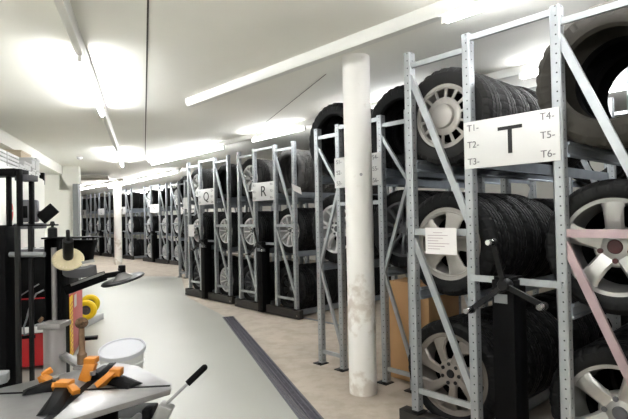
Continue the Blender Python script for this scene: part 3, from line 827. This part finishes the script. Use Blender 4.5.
for i in range(4): tr.box((-.12 - .14 * i, .08, BH + .47), (.10, .14, .03)); tr.box((-.12 - .14 * i, .30, BH + .47), (.10, .16, .03))
tr.build('weight_tray', M['greypl'], wb, bevel=.006)
t2 = MB()
for i in range(4): t2.box((-.12 - .14 * i, .08, BH + .487), (.07, .1, .006))
t2.build('tray_insert', M['white'], wb)
MB().cyl((-.44, .6, BH + .4), (-.44, .6, 1.44), .03, 14).build('post', M['blacksteel'], wb)
MB().box((-.44, .56, 1.40), (.28, .2, .06)).build('console_base', M['greypl'], wb, bevel=.01)
MB().box((-.45, .55, 1.56), (.18, .12, .24)).build('console', M['greypl'], wb, bevel=.02)
MB().box((-.49, .484, 1.55), (.08, .012, .13)).build('keypad', M['black'], wb, bevel=.004)
scr = MB().box((0, 0, 0), (.19, .03, .13)).build('screen', M['black'], wb, (-.265, .52, 1.53), (0, math.radians(-42), 0), bevel=.006)
MB().box((0, .018, .064), (.186, .006, .004)).build('edge', M['white'], scr)
MB().cyl((-.37, .55, 1.54), (-.28, .54, 1.54), .02, 10).build('screen_arm', M['blacksteel'], wb)
MB().box((.09, .78, .10), (.20, .09, .035)).box((.0, .78, .08), (.04, .07, .08)).build('foot_pedal', M['black'], wb, bevel=.006)
fr = MB()
for i, (x, z) in enumerate(((-.40, .42), (-.40, .33))): fr.box((x, -.003, z), (.22, .008, .03))
fr.build('front_slots', M['black'], wb)
MB().box((-.31, -.012, (BH + .36) / 2), (.60, .02, BH - .36)).build('front_cover', M['black'], wb, bevel=.006)
MB().box((-.30, -.03, .40), (.22, .04, .06)).build('front_tray', M['white'], wb, bevel=.006)

# --- two yellow wheels behind the balancer
def yellow_wheel(px, py, Y, r, lab, rz):
    c = aty(px, py, Y)
    o = thing('yellow_wheel', lab, 'wheel', (c.x, c.y, c.z - r if c.z - r > 0 else .005), rz, 'yellow wheels')
    b = MB(); b.lathe([(r * .48, -.03), (r * .6, -.045), (r * .85, -.045), (r, -.02), (r, .02), (r * .85, .045), (r * .6, .045), (r * .48, .03)], 36, 'y', closed=True)
    b.build('tyre', M['yellow'], o, (0, 0, r + .0))
    MB().lathe([(0, -.025), (r * .2, -.025), (r * .22, -.012), (r * .48, -.012), (r * .49, .012), (0, .012)], 28, 'y').build('hub', M['greypl'], o, (0, 0, r))
yY = 6.95
yellow_wheel(86.3, 310.0, 6.75, .135, 'yellow wheel with a dark hub, the nearer of two behind the red balancer', .15)
yellow_wheel(90.0, 303.8, 7.15, .135, 'yellow wheel, the farther of two behind the red balancer', .35)
# block that carries the yellow wheels
c = aty(88, 327, 6.95); ztop = aty(86.3, 310, 6.75).z - .136
tag(MB().box((0, 0, ztop / 2), (.34, .62, ztop - .004)).build('plinth', M['carton'], loc=(c.x - .08, 6.95, .003), bevel=.004), 'low pale block under the two yellow wheels', 'block')

# --- steel frame of the lift on the far left
FY = 2.6
lf = thing('steel_frame', 'black steel frame of posts and bars at the left edge', 'frame', (aty(5, 300, FY).x, FY, 0))
fo = V(aty(5, 300, FY).x, FY, 0)
def fp(px, py, dy=0.): return aty(px, py, FY + dy) - fo
def vpost(px0, px1, py0, z1, name, m, dy=0., dep=.03):
    a, b = fp(px0, py0, dy), fp(px1, py0, dy); z0 = z1 if z1 is not None else 0
    top = a.z
    MB().box(((a.x + b.x) / 2, dy, (top + z0) / 2), (b.x - a.x, dep, top - z0)).build(name, M[m], lf, bevel=.003)
zr = fp(30, 226).z
vpost(-9, 10.5, 227, .0, 'column', 'black', .02, .10)
vpost(7.2, 10.2, 170, zr, 'upright', 'black')
vpost(17.5, 21.2, 169, zr, 'upright', 'black', -.05)
vpost(29.8, 33, 175, zr, 'upright', 'black', .06)
vpost(15.2, 19.6, 226, .0, 'upright', 'blacksteel', -.05, .022)
vpost(28.6, 32.2, 226, .0, 'upright', 'blacksteel', .06, .022)
def hbar(px0, px1, py, hpx, name, m, dy=0., dep=.04):
    a, b = fp(px0, py, dy), fp(px1, py, dy)
    MB().box(((a.x + b.x) / 2, dy, a.z), (b.x - a.x, dep, hpx * FY / F_PX)).build(name, M[m], lf, bevel=.003)
hbar(-14, 22, 173.6, 7, 'top_bar', 'black', -.0, .13)
hbar(20, 33, 178.4, 6, 'top_bar', 'greypl', .03, .10)
hbar(-12, 58, 226.3, 1.6, 'thin_bar', 'black', 0., .02)
a, b = fp(10, 254.5), fp(44.5, 254.5)
MB().cyl((a.x, .0, a.z), (b.x, .0, b.z), .014, 14).build('cross_tube', M['midgrey'], lf)

# --- helper tower of the tyre changer
TY = 2.9
to = V(aty(57, 300, TY).x, TY, 0)
tw_ = thing('press_tower', 'black press tower with a silver air cylinder and cream disc', 'machine', tuple(to))
def tp(px, py, dy=0.): return aty(px, py, TY + dy) - to
xl, xr = tp(44.5, 300, -.04).x, tp(69.3, 300, .05).x; zt = tp(57, 239).z
x1, x2 = tp(49.5, 300).x, tp(60.5, 300).x
b = MB(); b.box(((xl + xr) / 2, .04, zt / 2), (xr - xl, .02, zt)); b.box(((xl + x1) / 2, .0, zt / 2), (x1 - xl, .08, zt)); b.box(((x2 + xr) / 2, .0, zt / 2), (xr - x2, .08, zt))
b.build('column', M['black'], tw_, bevel=.004)
MB().box((.0, .0, .008), (.34, .34, .016)).build('foot_plate', M['blacksteel'], tw_, bevel=.003)
a, b2 = tp(45, 239), tp(97, 239)
MB().box(((a.x + b2.x) / 2, .02, zt + .006), (b2.x - a.x, .13, .010)).build('top_plate', M['black'], tw_, bevel=.002)
a, b2 = tp(70, 246), tp(93, 246); 
pp = [tp(70, 240, .05), tp(93.5, 240, .05), tp(91, 249, .05), tp(89, 262, .05), tp(70, 262, .05)]
poly3(MB(), pp, (0, .06, 0)).build('head_plate', M['black'], tw_, bevel=.003)
c = tp(52.5, 232); MB().lathe([(.026, -.035), (.026, .02), (.020, .026), (.008, .03), (.008, .042), (.015, .046), (.010, .062), (0, .064)], 20).build('top_cap', M['blacksteel'], tw_, (c.x, 0, c.z))
zc0 = tp(54, 325, -.2).z
xr0 = tp(55.3, 300).x
MB().cyl((xr0, -.01, zc0 - .02), (xr0, -.01, zt - .05), .015, 16).build('piston_rod', M['cyl'], tw_)
cl = tp(43.5, 350, -.09).x; crr = tp(66, 350, -.09).x; rr = (crr - cl) / 2
cy = MB(); cy.lathe([(rr * .9, .06), (rr * .9, zc0 - .02)], 32, c=((cl + crr) / 2, -.09, 0)); 
cyo = cy.build('air_cylinder', M['cyl'], tw_)
for z in (.05, zc0 - .02): MB().box(((cl + crr) / 2, -.09, z), (rr * 2, rr * 2, .03)).build('end_cap', M['cyl'], cyo, bevel=.004)
MB().cyl((cl + .012, -.15, zc0 + .01), (cl + .03, -.15, zc0 + .03), .01, 10).build('air_fitting', M['wood'], cyo)
# cream disc on a black roller, axis leaning towards the camera
nrm = V(.345, -.69, .76).normalized(); q = nrm.to_track_quat('Z', 'Y').to_euler()
c = tp(68.2, 259.5, -.10)
ds = MB().lathe([(.0, -.012), (.06, -.012), (.078, -.006), (.084, .002), (.080, .010), (.06, .016), (.035, .020), (0, .020)], 44).build('disc', M['cream'], tw_, tuple(c), tuple(q))
gr = MB()
for i in range(26):
    a = 2 * PI * i / 26; gr.box((.070 * math.cos(a), .070 * math.sin(a), .0135), (.010, .003, .003), Matrix.Rotation(a, 3, 'Z'))
gr.build('disc_ribs', M['browncarton'], ds)
MB().lathe([(0, .02), (.026, .02), (.028, .03), (.028, .155), (.024, .165), (.010, .168), (.010, .235), (0, .235)], 28).build('roller', M['blacksteel'], ds)
MB().bar(tuple(c + V(0, .0, -.02)), (c.x - .02, .05, c.z + .01), .05, .04).build('disc_arm', M['black'], tw_)
# grey bead tool under the disc
u = []
for i in range(13):
    a = PI * (1.05 + .85 * i / 12); u.append((.098 * math.cos(a) + .0, .075 * math.sin(a)))
inn = [(x * .60, y * .55) for x, y in u[::-1]]
c = tp(78, 266, -.06)
MB().prism(u + inn, -.028, .028).build('bead_tool', M['greypl'], tw_, tuple(c + V(.015, 0, -.012)), (.35, 0, .2), bevel=.004)
MB().bar((xr - .02, 0, c.z - .03), tuple(c + V(0, 0, -.03)), .05, .03).build('tool_arm', M['black'], tw_)
MB().bar(tuple(c + V(.0, -.05, .015)), tuple(c + V(.10, -.01, .03)), .016, .01).build('tool_edge', M['steel'], tw_)
# lower swing arm with the bead plate
ar = MB(); p0, p1, p2 = tp(67, 290, -.02), tp(104, 276, -.05), tp(122, 273, -.05)
ar.bar(tuple(p0), tuple(p1), .05, .055, side=(0, 1, 0)); ar.bar(tuple(p1), tuple(p2), .045, .03, side=(0, 1, 0)); ar.cyl(tuple(p2 + V(-.0, 0, -.035)), tuple(p2 + V(0, 0, .045)), .02, 14)
aro = ar.build('swing_arm', M['black'], tw_, bevel=.004)
MB().bar(tuple(tp(71, 285, -.06)), tuple(tp(104, 273, -.085)), .014, .006).build('steel_rail', M['steel'], aro)
nr = V(-.2, -.13, .96).normalized(); q = nr.to_track_quat('Z', 'Y').to_euler(); c = tp(123, 279.5, -.05)
bp_ = MB().lathe([(0, -.006), (.118, -.006), (.123, 0), (.118, .006), (.07, .008), (0, .010)], 44).build('bead_plate', M['blacksteel'], tw_, tuple(c), tuple(q))
MB().lathe([(.060, .008), (.042, .022), (.020, .042), (0, .045)], 32).build('cone', M['steel'], bp_)
MB().cyl((0, 0, .03), (0, 0, .07), .012, 12).build('plate_stem', M['blacksteel'], bp_)
# bracket for the paste brush
bz = tp(82, 366, -.35).z
ba, bb = tp(66, 370, -.2), tp(84.5, 366, -.35)
MB().bar((xr - .01, -.05, bz - .01), (bb.x, -.35, bz - .01), .02, .05).box((bb.x - .01, -.35, bz - .004), (.075, .06, .014)).build('brush_bracket', M['steel'], tw_, bevel=.003)
bw = to + V(bb.x - .012, -.35, bz + .012)
br = thing('paste_brush', 'brown paste brush standing upright behind the turntable', 'brush', tuple(bw))
hl = aty(80, 326, bw.y).z - bw.z
MB().lathe([(0, 0), (.024, 0), (.024, .05), (.018, .056), (.015, .07), (.013, hl), (0, hl)], 18).build('handle', M['wood'], br)
MB().ball((0, 0, hl + .016), .031, 20, (1.05, 1.05, .9)).build('bristles', M['bristle'], br)
# air hose
pts = [tp(39, 284, -.06), tp(30, 289.5, -.1), tp(20, 296, -.12), tp(11, 301.5, -.1)]
pts2 = [tp(44, 290, -.03), tp(36, 294, -.05), tp(30, 306, -.1), tp(27, 318, -.12), tp(23.5, 328, -.12), tp(24.5, 335, -.12), tp(30, 333, -.12), tp(33, 326, -.12), tp(44, 322, -.06)]
MB().tube(pts, .0035).tube(pts2, .005).build('air_hose', M['midgrey'], tw_)

# --- tyre changer with turntable and orange jaws
TZ = .755
tc_ = onz(75, 391, TZ)
tcx = thing('tyre_changer', 'tyre changer with a steel turntable and orange clamping jaws', 'machine', (tc_.x, tc_.y, 0))
t0 = V(tc_.x, tc_.y, 0)
def tz(px, py, z=TZ): return onz(px, py, z) - t0
a_, b_, c_, a2 = [tz(*p) for p in ((171.8, 383.8), (138, 365.8), (113, 361.8), (170.2, 389.3))]
ctr = V(0, 0, TZ)
outl = [a_, b_, c_] + [V(-v.x, -v.y, TZ) for v in (a2, a_, b_, c_)] + [a2]
poly3(MB(), outl, (0, 0, -.022)).build('turntable', M['steel'], tcx, bevel=.002)
b = MB()
b.box((0, 0, .05), (.72, .62, .10)); b.box((0, 0, .36), (.52, .46, .52)); b.cyl((0, 0, .6), (0, 0, TZ - .022), .16, 32)
b.build('body', M['black'], tcx, bevel=.006)
MB().box((0, -.236, .36), (.44, .01, .4)).build('front_panel', M['red'], tcx, bevel=.003)
hx = MB(); 
for i, (x, y, z) in enumerate(((.18, -.2, .66), (.2, -.16, .665), (.15, -.24, .65), (.22, -.21, .645))): hx.ball((x, y, z), .026, 12, (1.3, 1, .8))
hx.build('valve_caps', M['red'], tcx)
hx = MB().tube([V(.24, -.12, .63), V(.27, -.16, .68), V(.29, -.10, .69), V(.28, -.04, .64)], .012).cyl((.275, -.19, .62), (.275, -.19, .70), .018, 12); hx.build('air_valve', M['steel'], tcx)
MB().box((.325, -.10, .60), (.03, .05, .24)).box((.29, -.10, .5), (.08, .05, .03)).build('bracket', M['black'], tcx, bevel=.003)
dz_ = V(0, 0, .0015)
def slot(p, q, w):
    return MB().bar(tuple(tz(*p) + dz_), tuple(tz(*q) + dz_), .003, w, side=(0, 0, 1))
for p, q, w in (((-10, 394.5), (170, 386), .012), ((44, 423), (113, 363), .030)):
    slot(p, q, w).build('slide_slot', M['black'], tcx)
def jaw(slide, claw, lab=None):
    (p, q, wid, hgt) = slide
    A1, B1 = tz(*p), tz(*q); u = (B1 - A1).normalized(); n = V(-u.y, u.x, 0)
    b = MB(); w2 = wid / 2
    top = .30
    v = [A1 + n * w2, A1 - n * w2, B1 - n * w2, B1 + n * w2]
    h1 = V(0, 0, hgt)
    v2 = [A1 + n * w2 * top + h1 * .4 + u * .02, A1 - n * w2 * top + h1 * .4 + u * .02, B1 - n * w2 * .7 + h1, B1 + n * w2 * .7 + h1]
    b.add([x + V(0, 0, .003) for x in v] + [x + V(0, 0, .003) for x in v2], [(0, 1, 2, 3), (4, 5, 6, 7), (0, 1, 5, 4), (1, 2, 6, 5), (2, 3, 7, 6), (3, 0, 4, 7)])
    o = b.build('jaw', M['black'], tcx, bevel=.003)
    c = MB()
    for (pa, ya, pb, yb, wd, tk) in claw:
        A2 = aty(pa[0], pa[1], ya) - t0; B2 = aty(pb[0], pb[1], yb) - t0
        c.bar(tuple(A2), tuple(B2), wd, tk, side=(1, 0, 0) if abs((B2 - A2).normalized().x) < .7 else (0, 0, 1))
    cc = c.build('claw', M['orange'], o, bevel=.003); cc['label'] = 'orange plastic claw'
    MB().cyl(tuple(B1 + V(0, 0, hgt - .004)), tuple(B1 + V(0, 0, hgt + .012)), .012, 12).build('bolt', M['steel'], o)
    return o
jaw(((22, 394), (56, 388.5), .075, .035), [((40.5, 379), 2.07, (46, 377), 2.07, .026, .04), ((43, 377), 2.07, (58, 386.5), 2.0, .022, .034), ((42, 375.5), 2.08, (52, 369.2), 2.10, .022, .03)])
jaw(((47, 416), (64, 392), .075, .035), [((57, 384.8), 1.95, (72, 384.8), 1.95, .034, .05), ((70, 386), 1.94, (76.5, 392.5), 1.90, .02, .03), ((57, 384), 1.96, (56, 389), 1.94, .03, .03)])
jaw(((107, 367), (93, 381), .06, .03), [((84.5, 381.5), 2.10, (91.5, 362), 2.12, .05, .026), ((86, 359.8), 2.13, (97, 360), 2.13, .024, .05)])
jaw(((136, 387), (112, 382), .085, .03), [((97, 387.5), 2.02, (116, 371.5), 2.06, .026, .040), ((111, 371.5), 2.06, (122, 371.5), 2.06, .03, .045)])
# lever and tray
la, lb = aty(163, 407, 1.88) - t0, aty(204.5, 367.5, 1.93) - t0
lv = MB().cyl(tuple(la), tuple(lb), .006, 12).build('lever', M['steel'], tcx)
u = (lb - la).normalized(); MB().cyl(tuple(lb - u * .085), tuple(lb), .0125, 16).ball(tuple(lb), .0125, 12).build('grip', M['black'], lv)
MB().box(tuple(la + V(-.005, 0, -.035)), (.055, .06, .10), Matrix.Rotation(.45, 3, 'Y')).box(tuple(la + V(-.09, .0, -.06)), (.17, .04, .035)).build('lever_pivot', M['steel'], tcx, bevel=.008)
MB().prism([(-.10, -.05), (.035, -.05), (.055, .0), (.035, .05), (-.10, .05)], 0, .04).build('tool_tray', M['midgrey'], tcx, tuple(V(-.40, .12, TZ + .0)), bevel=.004)
MB().box((-.44, .12, TZ - .16), (.05, .05, .32)).box((-.34, .12, TZ - .3), (.22, .05, .05)).build('tray_arm', M['black'], tcx)

# --- white bucket
bk0 = aty(122, 347, 4.1)
bk = thing('bucket', 'white plastic bucket with a lid on the pale floor', 'bucket', (bk0.x, bk0.y, .004))
hb = bk0.z - .045
MB().lathe([(.140, 0), (.146, .004), (.166, hb - .09), (.176, hb - .088), (.176, hb - .078), (.168, hb - .076), (.170, hb - .012), (.162, hb - .012), (.160, hb - .05), (.0, hb - .05)], 48).build('body', M['bucket'], bk)
lid = MB().lathe([(.170, -.034), (.184, -.034), (.186, -.028), (.186, -.002), (.181, .002), (.172, -.001), (.168, -.010), (.16, -.012), (0, -.011)], 48).build('lid', M['lid'], bk, (0, .0, hb + .036), (.22, 0, 0))
lid['label'] = 'white lid lying ajar'

# ------------------------------------------------------------------ world, view
w = bpy.data.worlds.new('world'); SC.world = w; w.use_nodes = True
w.node_tree.nodes['Background'].inputs[0].default_value = (.9, .95, 1, 1); w.node_tree.nodes['Background'].inputs[1].default_value = .0
SC.view_settings.view_transform = 'Standard'; SC.view_settings.look = 'None'; SC.view_settings.gamma = 1
SC.view_settings.exposure = 2.55
try: SC.view_settings.use_curve_mapping = False
except Exception: pass
SC.cycles.max_bounces = 10; SC.cycles.diffuse_bounces = 6; SC.cycles.glossy_bounces = 4
SC.cycles.use_denoising = True
SC.cycles.caustics_reflective = False; SC.cycles.caustics_refractive = False
